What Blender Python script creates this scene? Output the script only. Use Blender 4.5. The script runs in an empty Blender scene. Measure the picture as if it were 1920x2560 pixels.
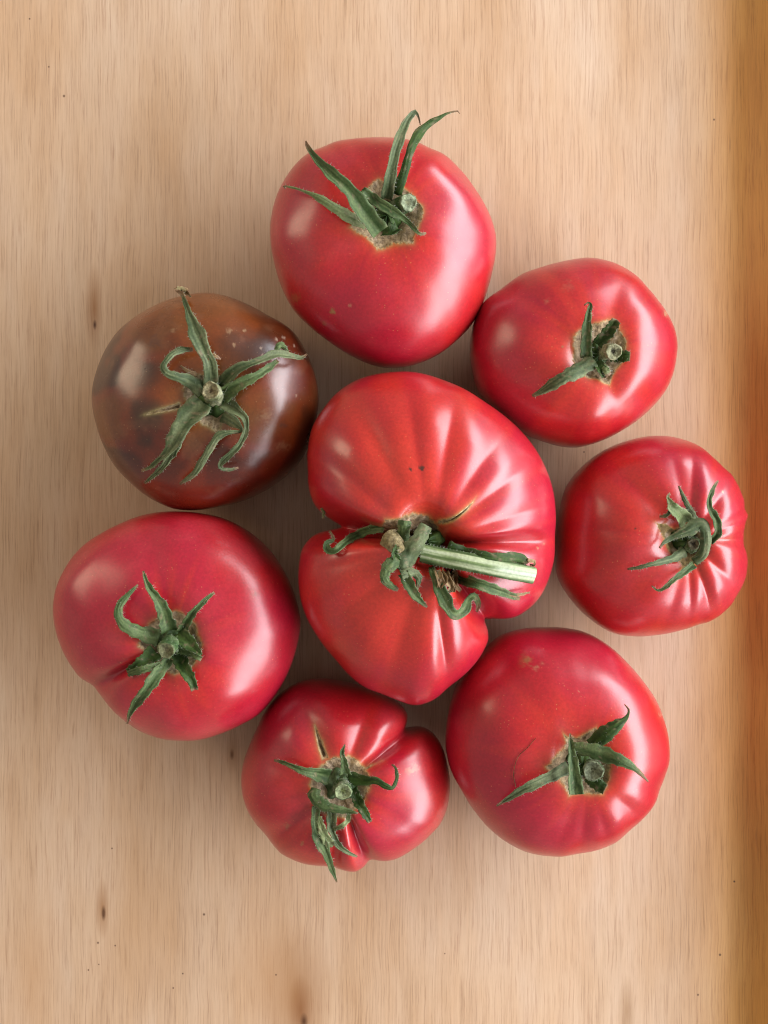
import bpy, math, random
import numpy as np
from mathutils import Vector
from mathutils.bvhtree import BVHTree

# ------------------------------------------------------------------ camera, world, lamps, exposure
scene = bpy.context.scene
HC = 0.50            # camera height above the board (m)
FP = 2893.0          # focal length in photo pixels (photo is 1920 x 2560)
cam_data = bpy.data.cameras.new('camera')
cam = bpy.data.objects.new('camera', cam_data)
scene.collection.objects.link(cam)
cam.location = (0, 0, HC)
cam.rotation_euler = (0, 0, 0)
cam_data.sensor_fit = 'VERTICAL'
cam_data.sensor_height = 36.0
cam_data.sensor_width = 27.0
cam_data.lens = 36.0 * FP / 2560.0
cam_data.clip_start = 0.01
cam_data.clip_end = 50
scene.camera = cam

world = bpy.data.worlds.new('World')
scene.world = world
world.use_nodes = True
bg = world.node_tree.nodes['Background']
bg.inputs[0].default_value = (1.0, 0.91, 0.83, 1)
bg.inputs[1].default_value = 0.42

def area_lamp(name, loc, target, sx, sy, power, color):
    d = bpy.data.lights.new(name, 'AREA')
    d.shape = 'RECTANGLE'; d.size = sx; d.size_y = sy
    d.energy = power; d.color = color
    o = bpy.data.objects.new(name, d)
    scene.collection.objects.link(o)
    o.location = loc
    v = Vector(target) - Vector(loc)
    o.rotation_euler = v.to_track_quat('-Z', 'Y').to_euler()
    return o
area_lamp('window_light', (1.17, 0.09, 0.61), (0, 0.06, 0.05), 3.45, 0.62, 88.0, (0.945, 0.95, 1.0))
area_lamp('side_window_light', (-0.75, 0.34, 0.42), (0, 0.0, 0.03), 0.34, 0.40, 2.5, (1.0, 0.80, 0.55))

vs = scene.view_settings
vs.view_transform = 'Standard'
vs.look = 'None'
vs.exposure = -0.14
vs.gamma = 1.0
vs.use_curve_mapping = False
scene.render.engine = 'CYCLES'
scene.cycles.use_denoising = True
scene.cycles.max_bounces = 8
scene.cycles.filter_width = 1.1

# ------------------------------------------------------------------ helpers
def unproj(px, py, z):
    k = (HC - z) / FP
    return (px - 960.0) * k, (1280.0 - py) * k

def proj(P):
    k = FP / (HC - P[..., 2])
    return np.stack([960.0 + P[..., 0] * k, 1280.0 - P[..., 1] * k], -1)

def _hash(ix, iy, iz, seed):
    h = (ix * 374761393 + iy * 668265263 + iz * 2147483647 + seed * 974634777) & 0xffffffff
    h = ((h ^ (h >> 13)) * 1274126177) & 0xffffffff
    h = h ^ (h >> 16)
    return (h & 0xffff) / 65535.0

def vnoise(P, scale, seed=0):
    """3-D value noise, 0..1"""
    Q = np.asarray(P, float) * scale + 1000.0
    i = np.floor(Q).astype(np.int64); f = Q - i
    f = f * f * (3 - 2 * f)
    out = 0
    for dx in (0, 1):
        for dy in (0, 1):
            for dz in (0, 1):
                w = (f[..., 0] if dx else 1 - f[..., 0]) * (f[..., 1] if dy else 1 - f[..., 1]) * (f[..., 2] if dz else 1 - f[..., 2])
                out = out + w * _hash(i[..., 0] + dx, i[..., 1] + dy, i[..., 2] + dz, seed)
    return out

def fbm(P, scale, seed=0, octs=3):
    a, t, s = 1.0, 0.0, 0.0
    for k in range(octs):
        t = t + a * vnoise(P, scale * 2 ** k, seed + 17 * k); s += a; a *= 0.5
    return t / s

def sstep(a, b, x):
    t = np.clip((x - a) / (b - a), 0, 1)
    return t * t * (3 - 2 * t)

def mixc(c, d, t):
    t = np.asarray(t)[..., None]
    return c * (1 - t) + np.asarray(d, float) * t

def link(name, verts, faces, mat, parent=None, cols=None, smooth=True):
    me = bpy.data.meshes.new(name)
    verts = np.asarray(verts, float)
    me.from_pydata(verts.tolist(), [], faces if isinstance(faces, list) else faces.tolist())
    if cols is not None:
        a = me.color_attributes.new('tint', 'FLOAT_COLOR', 'POINT')
        c4 = np.ones((len(verts), 4), np.float32); c4[:, :3] = cols
        a.data.foreach_set('color', c4.ravel())
    if smooth:
        me.polygons.foreach_set('use_smooth', np.ones(len(me.polygons), bool))
    me.materials.append(mat)
    me.update()
    o = bpy.data.objects.new(name, me)
    scene.collection.objects.link(o)
    if parent is not None:
        o.parent = parent
    return o

# ------------------------------------------------------------------ materials
def new_mat(name):
    m = bpy.data.materials.new(name); m.use_nodes = True
    nt = m.node_tree
    for n in list(nt.nodes): nt.nodes.remove(n)
    out = nt.nodes.new('ShaderNodeOutputMaterial')
    b = nt.nodes.new('ShaderNodeBsdfPrincipled')
    nt.links.new(b.outputs[0], out.inputs[0])
    return m, nt, b

def N(nt, typ, **kw):
    n = nt.nodes.new(typ)
    for k, v in kw.items(): setattr(n, k, v)
    return n

def mathn(nt, op, a, b=None, c=None, clamp=False):
    n = N(nt, 'ShaderNodeMath', operation=op); n.use_clamp = clamp
    for i, v in enumerate((a, b, c)):
        if v is None: continue
        if isinstance(v, (int, float)): n.inputs[i].default_value = v
        else: nt.links.new(v, n.inputs[i])
    return n.outputs[0]

def ramp(nt, fac, stops):
    n = N(nt, 'ShaderNodeValToRGB')
    el = n.color_ramp.elements
    while len(el) > 1: el.remove(el[-1])
    el[0].position = stops[0][0]; el[0].color = (*stops[0][1], 1)
    for p, c in stops[1:]:
        e = el.new(p); e.color = (*c, 1)
    nt.links.new(fac, n.inputs[0])
    return n.outputs[0]

def mixrgb(nt, fac, a, b, blend='MIX'):
    n = N(nt, 'ShaderNodeMix', data_type='RGBA', blend_type=blend)
    if isinstance(fac, (int, float)): n.inputs[0].default_value = fac
    else: nt.links.new(fac, n.inputs[0])
    for k, v in ((6, a), (7, b)):
        if isinstance(v, tuple): n.inputs[k].default_value = (*v, 1)
        else: nt.links.new(v, n.inputs[k])
    return n.outputs[2]

def noise(nt, vec, scale, detail=3, rough=0.55):
    n = N(nt, 'ShaderNodeTexNoise')
    n.inputs['Scale'].default_value = scale
    n.inputs['Detail'].default_value = detail
    n.inputs['Roughness'].default_value = rough
    nt.links.new(vec, n.inputs['Vector'])
    return n.outputs[0]

def mapping(nt, vec, scale=(1, 1, 1), loc=(0, 0, 0), rot=(0, 0, 0)):
    n = N(nt, 'ShaderNodeMapping')
    n.inputs['Scale'].default_value = scale
    n.inputs['Location'].default_value = loc
    n.inputs['Rotation'].default_value = rot
    nt.links.new(vec, n.inputs[0])
    return n.outputs[0]

def skin_material(name, rough=0.34, dots=(0.75, 0.35, 0.12), dot_amt=0.36, sss=0.0):
    m, nt, b = new_mat(name)
    at = N(nt, 'ShaderNodeAttribute', attribute_name='tint')
    co = N(nt, 'ShaderNodeTexCoord').outputs['Object']
    # small pale lenticels scattered through the skin
    vo = N(nt, 'ShaderNodeTexVoronoi'); vo.inputs['Scale'].default_value = 620
    nt.links.new(co, vo.inputs['Vector'])
    sp = N(nt, 'ShaderNodeSeparateColor'); nt.links.new(vo.outputs['Color'], sp.inputs[0])
    near = mathn(nt, 'LESS_THAN', vo.outputs['Distance'], mathn(nt, 'MULTIPLY', sp.outputs[0], 0.16))
    patch = ramp(nt, noise(nt, co, 55, 2), [(0.35, (0, 0, 0)), (0.7, (1, 1, 1))])
    fac = mathn(nt, 'MULTIPLY', mathn(nt, 'MULTIPLY', near, patch), dot_amt)
    c1 = mixrgb(nt, fac, at.outputs['Color'], dots)
    fine = noise(nt, co, 900, 2)
    c2 = mixrgb(nt, 0.13, c1, ramp(nt, fine, [(0.3, (0.1, 0.1, 0.1)), (0.7, (1.0, 0.9, 0.85))]), 'OVERLAY')
    nt.links.new(c2, b.inputs['Base Color'])
    rn = noise(nt, co, 70, 4, 0.6)
    mr = N(nt, 'ShaderNodeMapRange')
    mr.inputs['From Min'].default_value = 0.3; mr.inputs['From Max'].default_value = 0.7
    mr.inputs['To Min'].default_value = rough - 0.05; mr.inputs['To Max'].default_value = rough + 0.07
    nt.links.new(rn, mr.inputs['Value']); nt.links.new(mr.outputs[0], b.inputs['Roughness'])
    b.inputs['IOR'].default_value = 1.5
    b.inputs['Coat Weight'].default_value = 0.5
    b.inputs['Coat Roughness'].default_value = 0.24
    b.inputs['Coat IOR'].default_value = 1.5
    b.inputs['Subsurface Weight'].default_value = sss
    b.inputs['Subsurface Radius'].default_value = (1.0, 0.18, 0.10)
    b.inputs['Subsurface Scale'].default_value = 0.004
    bp = N(nt, 'ShaderNodeBump'); bp.inputs['Strength'].default_value = 0.05; bp.inputs['Distance'].default_value = 0.0006
    nt.links.new(noise(nt, co, 1100, 2), bp.inputs['Height'])
    nt.links.new(bp.outputs[0], b.inputs['Normal'])
    return m

def rough_material(name, rough=0.75, bump=0.4, scale=700, dist=0.0006, stretch=None, var=0.35, spec=0.3, sss=0.0):
    m, nt, b = new_mat(name)
    at = N(nt, 'ShaderNodeAttribute', attribute_name='tint')
    co = N(nt, 'ShaderNodeTexCoord').outputs['Object']
    n1 = noise(nt, co, scale, 4, 0.6)
    c = mixrgb(nt, var, at.outputs['Color'], ramp(nt, n1, [(0.32, (0.05, 0.05, 0.05)), (0.68, (0.95, 0.95, 0.9))]), 'OVERLAY')
    nt.links.new(c, b.inputs['Base Color'])
    b.inputs['Roughness'].default_value = rough
    b.inputs['Specular IOR Level'].default_value = spec
    if sss:
        b.inputs['Subsurface Weight'].default_value = sss
        b.inputs['Subsurface Radius'].default_value = (0.6, 1.0, 0.3)
        b.inputs['Subsurface Scale'].default_value = 0.0012
    bp = N(nt, 'ShaderNodeBump'); bp.inputs['Strength'].default_value = bump; bp.inputs['Distance'].default_value = dist
    nt.links.new(n1, bp.inputs['Height']); nt.links.new(bp.outputs[0], b.inputs['Normal'])
    return m

M_SKIN = skin_material('red_tomato_skin')
M_BROWN = skin_material('brown_tomato_skin', rough=0.30, dots=(0.45, 0.27, 0.13), dot_amt=0.4)
M_CORK = rough_material('corky_scar', 0.8, 0.7, 650, 0.0009, var=0.5)
M_LEAF = rough_material('calyx_green', 0.62, 0.35, 1100, 0.0004, var=0.28, spec=0.3)
M_STEM = rough_material('stem_green', 0.75, 0.8, 900, 0.0007, var=0.5, spec=0.2)
M_STALK = rough_material('stalk_green', 0.6, 0.3, 900, 0.0004, var=0.2, spec=0.3)
M_HAIR = rough_material('calyx_hair', 0.5, 0.0, 500, 0.0001, var=0.0)

def px2m(p):
    return unproj(p[0], p[1], 0.0)

def wood_material(name, cols, rough):
    m, nt, b = new_mat(name)
    co = N(nt, 'ShaderNodeTexCoord').outputs['Object']
    warp = noise(nt, co, 18, 3)
    wv = N(nt, 'ShaderNodeCombineXYZ')
    nt.links.new(mathn(nt, 'MULTIPLY', mathn(nt, 'SUBTRACT', warp, 0.5), 0.0040), wv.inputs[0])
    va = N(nt, 'ShaderNodeVectorMath', operation='ADD')
    nt.links.new(co, va.inputs[0]); nt.links.new(wv.outputs[0], va.inputs[1])
    v = va.outputs[0]
    big = noise(nt, mapping(nt, v, (26, 7, 1)), 1.0, 4, 0.6)
    mid = noise(nt, mapping(nt, v, (120, 18, 1)), 1.0, 4, 0.6)
    fine = noise(nt, mapping(nt, v, (900, 20, 1)), 1.0, 4, 0.75)
    vfine = noise(nt, mapping(nt, v, (1700, 30, 1), (7, 3, 0)), 1.0, 4, 0.8)
    c = ramp(nt, big, [(0.30, cols[0]), (0.50, cols[1]), (0.72, cols[2])])
    blot = noise(nt, mapping(nt, v, (55, 13, 1), (2, 9, 0)), 1.0, 3, 0.6)
    c = mixrgb(nt, mathn(nt, 'MULTIPLY', ramp(nt, blot, [(0.50, (0, 0, 0)), (0.72, (1, 1, 1))]), 0.32), c, (0.44, 0.285, 0.165))
    c = mixrgb(nt, 0.16, c, ramp(nt, mid, [(0.28, (0.34, 0.29, 0.24)), (0.5, (0.5, 0.5, 0.5)), (0.74, (0.62, 0.64, 0.66))]), 'OVERLAY')
    c = mixrgb(nt, 0.17, c, ramp(nt, fine, [(0.28, (0.26, 0.21, 0.18)), (0.5, (0.5, 0.5, 0.5)), (0.72, (0.68, 0.69, 0.70))]), 'OVERLAY')
    c = mixrgb(nt, 0.42, c, ramp(nt, vfine, [(0.36, (0.20, 0.155, 0.125)), (0.47, (0.5, 0.5, 0.5)), (0.70, (0.66, 0.66, 0.66))]), 'OVERLAY')
    # golden tint towards the raised edge, its warm bounce light painted into the colour
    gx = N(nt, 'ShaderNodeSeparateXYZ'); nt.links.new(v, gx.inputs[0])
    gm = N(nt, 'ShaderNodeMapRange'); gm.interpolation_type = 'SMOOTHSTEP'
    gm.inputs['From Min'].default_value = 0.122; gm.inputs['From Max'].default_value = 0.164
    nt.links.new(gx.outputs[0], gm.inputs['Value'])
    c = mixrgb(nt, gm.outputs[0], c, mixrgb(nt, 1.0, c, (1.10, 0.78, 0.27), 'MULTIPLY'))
    # short dark open pores along the grain
    pore = noise(nt, mapping(nt, v, (900, 60, 1), (3, 5, 0)), 1.0, 1, 0.4)
    pf = ramp(nt, pore, [(0.70, (0, 0, 0)), (0.80, (1, 1, 1))])
    c = mixrgb(nt, mathn(nt, 'MULTIPLY', pf, 0.34), c, (0.24, 0.12, 0.055))
    sep = N(nt, 'ShaderNodeSeparateXYZ'); nt.links.new(co, sep.inputs[0])
    X, Y = sep.outputs[0], sep.outputs[1]
    def ell(p, a, bb, pw=1.0):
        x0, y0 = px2m(p)
        dx = mathn(nt, 'MULTIPLY', mathn(nt, 'SUBTRACT', X, x0), 1 / a)
        dy = mathn(nt, 'MULTIPLY', mathn(nt, 'SUBTRACT', Y, y0), 1 / bb)
        d = mathn(nt, 'SQRT', mathn(nt, 'ADD', mathn(nt, 'MULTIPLY', dx, dx), mathn(nt, 'MULTIPLY', dy, dy)))
        return mathn(nt, 'SUBTRACT', 1.0, d, clamp=True)
    # small knots and stains in the veneer
    for p, a, bb, col, amt in (
        ((256, 2272), 0.0035, 0.014, (0.26, 0.11, 0.03), 0.8), ((259, 2283), 0.0011, 0.0038, (0.06, 0.02, 0.01), 1.5),
        ((236, 770), 0.0045, 0.020, (0.28, 0.13, 0.05), 0.9), ((237, 812), 0.0010, 0.0026, (0.08, 0.03, 0.015), 1.2),
        ((580, 1886), 0.0011, 0.0028, (0.08, 0.03, 0.015), 1.3), ((582, 1880), 0.0035, 0.010, (0.30, 0.15, 0.06), 0.6),
        ((740, 2490), 0.0170, 0.036, (0.34, 0.175, 0.075), 0.95), ((752, 2525), 0.0060, 0.016, (0.24, 0.10, 0.035), 0.9), ((760, 2553), 0.0020, 0.004, (0.10, 0.04, 0.015), 1.2),
        ((1567, 2530), 0.0040, 0.016, (0.30, 0.17, 0.08), 0.7), ((330, 2300), 0.02, 0.05, (0.45, 0.25, 0.11), 0.4),
        ((660, 2430), 0.016, 0.05, (0.45, 0.24, 0.10), 0.45), ((80, 2420), 0.016, 0.06, (0.45, 0.24, 0.10), 0.4)):
        f = mathn(nt, 'MULTIPLY', ell(p, a, bb), amt, clamp=True)
        c = mixrgb(nt, f, c, col)
    for p, r in (((160, 240), .0007), ((122, 167), .0005), ((74, 47), .0005), ((510, 2286), .0007), ((457, 2434), .0005),
                 ((433, 2470), .0005), ((245, 2357), .0006), ((288, 2364), .0005), ((221, 2425), .0005), ((247, 2411), .0004),
                 ((280, 2121), .0005), ((1800, 2387), .0007), ((1745, 2487), .0006), ((1835, 2203), .0006), ((1785, 299), .0006),
                 ((690, 2437), .0005), ((1112, 2384), .0004), ((1460, 1130), .0005)):
        f = mathn(nt, 'MULTIPLY', ell(p, r, r * 1.1), 1.3, clamp=True)
        c = mixrgb(nt, f, c, (0.09, 0.045, 0.025))
    nt.links.new(c, b.inputs['Base Color'])
    b.inputs['Roughness'].default_value = rough
    b.inputs['Specular IOR Level'].default_value = 0.4
    bp = N(nt, 'ShaderNodeBump'); bp.inputs['Strength'].default_value = 0.10; bp.inputs['Distance'].default_value = 0.0003
    nt.links.new(fine, bp.inputs['Height']); nt.links.new(bp.outputs[0], b.inputs['Normal'])
    return m
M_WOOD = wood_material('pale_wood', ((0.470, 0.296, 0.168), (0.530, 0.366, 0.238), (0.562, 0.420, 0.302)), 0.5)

# ------------------------------------------------------------------ the wooden board and its raised edge
X_EDGE = unproj(1815, 0, 0)[0]
bv = [(-0.42, -0.5, 0), (X_EDGE, -0.5, 0), (X_EDGE, 0.5, 0), (-0.42, 0.5, 0),
      (-0.42, -0.5, -0.012), (X_EDGE, -0.5, -0.012), (X_EDGE, 0.5, -0.012), (-0.42, 0.5, -0.012)]
bf = [[0, 1, 2, 3], [7, 6, 5, 4], [0, 4, 5, 1], [1, 5, 6, 2], [2, 6, 7, 3], [3, 7, 4, 0]]
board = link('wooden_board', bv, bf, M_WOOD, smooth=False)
board['kind'] = 'structure'
board['label'] = 'pale wooden tray board with fine vertical grain'
# raised edge: cross-section swept along the grain
prof = []
for k in range(13):                      # cove
    a = math.radians(40) * k / 12
    prof.append((X_EDGE + 0.016 * math.sin(a), 0.016 * (1 - math.cos(a))))
ex, ez = prof[-1]
L_ = 0.040
prof.append((ex + L_ * math.cos(math.radians(40)), ez + L_ * math.sin(math.radians(40))))
tx, tz = prof[-1]
prof += [(tx + 0.003, tz + 0.002), (tx + 0.010, tz + 0.002), (tx + 0.012, tz), (tx + 0.006, -0.012), (X_EDGE + 0.0005, -0.012)]
npf = len(prof)
rv = [(x, y, z) for y in (-0.5, 0.5) for x, z in prof]
rf = [[k, (k + 1) % npf, npf + (k + 1) % npf, npf + k] for k in range(13, npf)]
rf += [list(range(npf))[::-1], [npf + k for k in range(npf)]]
base = len(rv)                            # the visible cove has its own vertices, so its shading stays smooth
rv += [(x, y, z) for y in (-0.5, 0.5) for x, z in prof[:14]]
rf += [[base + k, base + k + 1, base + 14 + k + 1, base + 14 + k] for k in range(13)]
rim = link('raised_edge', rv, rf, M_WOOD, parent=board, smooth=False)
for p in rim.data.polygons:
    p.use_smooth = p.vertices[0] >= base

# ------------------------------------------------------------------ tomato builder
def poly_sd(P, poly):
    """signed distance in px (negative inside)"""
    poly = np.asarray(poly, float)
    A = poly; B = np.roll(poly, -1, 0)
    dmin = np.full(len(P), 1e9); inside = np.zeros(len(P), bool)
    for a, b in zip(A, B):
        ab = b - a
        t = np.clip(((P - a) @ ab) / (ab @ ab + 1e-9), 0, 1)
        d = np.linalg.norm(P - (a + t[:, None] * ab), axis=1)
        dmin = np.minimum(dmin, d)
        c = ((a[1] > P[:, 1]) != (b[1] > P[:, 1])) & (P[:, 0] < (b[0] - a[0]) * (P[:, 1] - a[1]) / (b[1] - a[1] + 1e-12) + a[0])
        inside ^= c
    return np.where(inside, -dmin, dmin)

def line_poly(pts):
    """a strip [(x,y,w)...] as polygon"""
    pts = np.asarray(pts, float); P = pts[:, :2]
    T = np.gradient(P, axis=0); T /= np.linalg.norm(T, axis=1)[:, None] + 1e-9
    Nn = np.stack([-T[:, 1], T[:, 0]], 1)
    L = P + Nn * pts[:, 2:3] / 2; R = P - Nn * pts[:, 2:3] / 2
    return np.concatenate([L, R[::-1]])

def resample(pts, n):
    """Catmull-Rom through rows, n samples by chord length"""
    P = np.asarray(pts, float)
    if len(P) == 2: P = np.stack([P[0], (P[0] + P[1]) / 2, P[1]])
    E = np.concatenate([[2 * P[0] - P[1]], P, [2 * P[-1] - P[-2]]])
    out = []
    for k in range(len(P) - 1):
        p0, p1, p2, p3 = E[k:k + 4]
        for t in np.linspace(0, 1, 16, endpoint=False):
            out.append(0.5 * (2 * p1 + (p2 - p0) * t + (2 * p0 - 5 * p1 + 4 * p2 - p3) * t * t + (3 * p1 - p0 - 3 * p2 + p3) * t ** 3))
    out.append(P[-1]); out = np.array(out)
    d = np.concatenate([[0], np.cumsum(np.linalg.norm(np.diff(out[:, :2], axis=0), axis=1))])
    u = np.linspace(0, d[-1], n)
    return np.stack([np.interp(u, d, out[:, k]) for k in range(out.shape[1])], 1)

class Tomato: pass

def angdiff(a, b):
    return (a - b + np.pi) % (2 * np.pi) - np.pi

def build_body(T):
    """T: crop (x0,y0,scale), outline, stem, height params, grooves, cork polygons, colours"""
    cx0, cy0, sc = T.crop
    cv = lambda pts: np.array([[cx0 + p[0] * sc, cy0 + p[1] * sc] + [q * sc for q in p[2:3]] for p in pts], float)
    T.cv = cv
    out = cv(T.outline)[:, :2]
    c = cv([T.stem])[0][:2]; T.cpx = c
    nphi = T.nphi; ntop, nbot = T.ntop, 34
    phi = np.linspace(0, 2 * np.pi, nphi, endpoint=False)
    def polar(poly):
        # dense closed outline smoothed by Catmull-Rom, then radius by angle about the stem
        closed = np.concatenate([poly[-2:], poly, poly[:3]])
        E = closed; dense = []
        for k in range(1, len(E) - 2):
            p0, p1, p2, p3 = E[k - 1:k + 3]
            for t in np.linspace(0, 1, 12, endpoint=False):
                dense.append(0.5 * (2 * p1 + (p2 - p0) * t + (2 * p0 - 5 * p1 + 4 * p2 - p3) * t * t + (3 * p1 - p0 - 3 * p2 + p3) * t ** 3))
        D = np.array(dense) - c
        a = np.arctan2(-D[:, 1], D[:, 0]) % (2 * np.pi); r = np.hypot(D[:, 0], D[:, 1])
        o = np.argsort(a); a = a[o]; r = r[o]
        return np.interp(phi, a, r, period=2 * np.pi)
    Rt = polar(out)
    Rcur = Rt.copy()
    th1 = np.linspace(0, 1, ntop) ** 0.9 * np.pi / 2
    th2 = np.linspace(0, 1, nbot + 1)[1:] * np.pi / 2
    n1, n2 = T.n, T.n2
    s1 = np.sin(th1) ** (2 / n1); c1 = np.maximum(np.cos(th1), 0) ** (2 / n1)
    s2 = np.cos(th2) ** (2 / n2); s2[-1] = 0; c2 = np.sin(th2) ** (2 / n2)
    S = np.concatenate([s1, s2]); isbot = np.concatenate([np.zeros(ntop), np.ones(nbot)])
    # per-angle modulation of the top
    def angmod(base, mods):
        v = np.full(nphi, float(base))
        for px, w, amt in mods:
            p = cv([px])[0][:2] - c; a0 = math.atan2(-p[1], p[0])
            v += amt * np.exp(-(angdiff(phi, a0) / w) ** 2)
        return v
    A = angmod(T.A, T.Amods); D = angmod(T.D, T.Dmods); S0 = angmod(T.s0, T.smods)
    G = np.zeros((len(S), nphi))
    for px, w, depth, s_in, s_out in T.grooves:
        p = cv([px])[0][:2] - c; a0 = math.atan2(-p[1], p[0])
        d = np.abs(angdiff(phi, a0))
        big = depth > 4.5
        we = (w if big else w * 1.35) * np.maximum(1.0, (0.25 if big else 0.68) / np.maximum(S, 0.05))[:, None]
        dd = d[None, :]
        g = (0.75 * np.exp(-(dd / (we * 1.2)) ** 2) + 0.25 / (1 + (dd / (we * 0.6)) ** 2) ** 1.5)
        ws = sstep(s_in * 0.45, s_in + 0.22, S) * (1 - sstep(s_out - 0.5, s_out + 0.15, S))
        ws = np.where(isbot > 0, np.where(s_out > 1, 0.9 * sstep(0.3, 1.0, S), 0), ws)
        G += depth * 0.001 * (1.0 if big else 0.80) * ws[:, None] * g
    zs = T.zeq + A.mean() - D.mean() * 0.5
    csx, csy = unproj(c[0], c[1], zs)
    def make(R):
        ox = c[0] + R * np.cos(phi); oy = c[1] - R * np.sin(phi)
        Ox, Oy = unproj(ox, oy, T.zeq)
        cb = np.array([Ox.mean(), Oy.mean()])
        P = np.zeros((len(S), nphi, 3))
        for k in range(len(S)):
            s = S[k]
            if not isbot[k]:
                bx, by = csx, csy
                z = T.zeq + A * c1[k] - D * np.exp(-(s / S0) ** T.dp)
            else:
                bx, by = cb
                z = np.full(nphi, T.zeq - T.zeq * c2[k - ntop])
            P[k, :, 0] = bx + (Ox - bx) * s
            P[k, :, 1] = by + (Oy - by) * s
            P[k, :, 2] = z
        # lumps along approximate normals
        ctr = np.array([cb[0], cb[1], T.zeq])
        Nn = P - ctr; Nn /= np.linalg.norm(Nn, axis=2, keepdims=True) + 1e-9
        lum = (fbm(P, 32, T.seed, 2) - 0.5) * T.lump + (vnoise(P, 75, T.seed + 5) - 0.5) * T.lump * 0.36
        P += Nn * lum[..., None]
        # grooves pull the surface in
        sl = S[:, None]
        P[..., 2] -= G * np.where(isbot[:, None] > 0, 0, 1.0) * (1 - 0.75 * sl ** 3)
        inw = G * np.where(isbot[:, None] > 0, 0.0, 0.85 * sl ** 2 * (1 - sstep(0.72, 0.98, sl)))
        dx = csx - P[..., 0]; dy = csy - P[..., 1]; L = np.hypot(dx, dy) + 1e-6
        inw = np.minimum(inw, L * 0.6)
        P[..., 0] += dx / L * inw; P[..., 1] += dy / L * inw
        P[..., 2] = np.maximum(P[..., 2], 0.0004)
        return P
    for it in range(4):
        P = make(Rcur)
        q = proj(P).reshape(-1, 2) - c
        a = np.arctan2(-q[:, 1], q[:, 0]) % (2 * np.pi); r = np.hypot(q[:, 0], q[:, 1])
        nb = nphi // 2
        bins = (a / (2 * np.pi) * nb).astype(int) % nb
        rm = np.zeros(nb); np.maximum.at(rm, bins, r)
        bc = (np.arange(nb) + 0.5) / nb * 2 * np.pi
        rmx = np.interp(phi, bc, rm, period=2 * np.pi)
        ra = np.clip(Rt / rmx, 0.85, 1.2)
        ra = sum(np.roll(ra, q) for q in range(-5, 6)) / 11.0
        Rcur = Rcur * ra
    Rcur = (np.roll(Rcur, 2) + 2 * np.roll(Rcur, 1) + 3 * Rcur + 2 * np.roll(Rcur, -1) + np.roll(Rcur, -2)) / 9.0
    P = make(Rcur)
    # cork areas (dry scar round the stem, growth cracks)
    top = P[:ntop]
    pix = proj(top).reshape(-1, 2)
    jit = (fbm(top.reshape(-1, 3), 260, T.seed + 3, 3) - 0.5) * T.jit
    sd = np.full(len(pix), 1e9)
    for poly in T.cork:
        pts = cv(poly)
        if pts.shape[1] == 3: pts = line_poly(resample(pts, 24))
        sd = np.minimum(sd, poly_sd(pix, pts))
    sd = sd + jit + 5.0
    # cork is slightly sunken and wrinkled
    wr = (fbm(top.reshape(-1, 3), 420, T.seed + 9, 3) - 0.5)
    dz = np.where(sd < 0, -0.0007 * sstep(0, 12, -sd) + 0.0016 * wr * sstep(0, 8, -sd), 0)
    for poly in T.cracks:
        pts = cv(poly); sdc = poly_sd(pix, line_poly(resample(pts, 24)))
        dz += -0.0028 * sstep(0, 10, -sdc)
        sd = np.minimum(sd, sdc)
    top[..., 2] += dz.reshape(ntop, nphi)
    P[:ntop] = top
    flat = P.reshape(-1, 3)
    T.zc = float(P[0, :, 2].mean())
    # ring 0 and last ring collapse to points; keep as rings (tiny), fine for shading
    faces = []
    idx = np.arange(nphi); nx = (idx + 1) % nphi
    for k in range(len(S) - 1):
        f = np.stack([k * nphi + idx, (k + 1) * nphi + idx, (k + 1) * nphi + nx, k * nphi + nx], 1)
        faces.append(f)
    faces = np.concatenate(faces)
    T.sdfull = np.concatenate([sd, np.full(nbot * nphi, 1e9)])
    sfull = np.repeat(S, nphi); T.sfull = sfull
    botf = np.repeat(isbot, nphi)
    T.pixfull = proj(flat)
    cols = T.color(T, flat, sfull, botf, np.tile(phi, len(S)))
    # yellowish rim round the cork
    rimw = np.exp(-np.abs(np.clip(T.sdfull, -50, 200) - 1) / 2.4) * 0.40 + np.exp(-np.maximum(np.clip(T.sdfull, -50, 200), 0) / 9.0) * 0.16
    cols = mixc(cols, T.rimcol, rimw)
    cork_n = fbm(flat, 330, T.seed + 21, 3)
    cork_c = mixc(mixc(np.tile(np.array(T.corkcol), (len(flat), 1)), (0.18, 0.11, 0.055), sstep(0.56, 0.78, cork_n) * 0.85), (0.50, 0.38, 0.27), sstep(0.5, 0.28, cork_n) * 0.8)
    cork_c = mixc(cork_c, T.rimcol, np.exp(-np.abs(T.sdfull) / 2.5) * 0.5)
    cols = np.where((T.sdfull < 0)[:, None], cork_c, cols)
    fm = (T.sdfull[faces].mean(1) < 0)
    cx, cy = float(flat[:, 0].mean()), float(flat[:, 1].mean())
    T.origin = np.array([cx, cy, 0.0])
    root = bpy.data.objects.new(T.name, None)
    root.empty_display_size = 0.02
    root.location = (cx, cy, 0)
    root['label'] = T.label; root['category'] = 'tomato'; root['group'] = 'tomatoes laid out on the wooden board'
    scene.collection.objects.link(root)
    T.root = root
    T.bvh = BVHTree.FromPolygons(flat.tolist(), faces.tolist())
    def sub(mask, name, mat):
        fs = faces[mask]; u, inv = np.unique(fs, return_inverse=True)
        return link(name, flat[u] - T.origin, inv.reshape(fs.shape), mat, root, cols[u])
    T.body = sub(~fm, 'fruit_skin', T.mat)
    if fm.any(): T.scar = sub(fm, 'corky_scar', M_CORK)
    T.hubz = T.zc + T.hub_h
    return T

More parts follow.
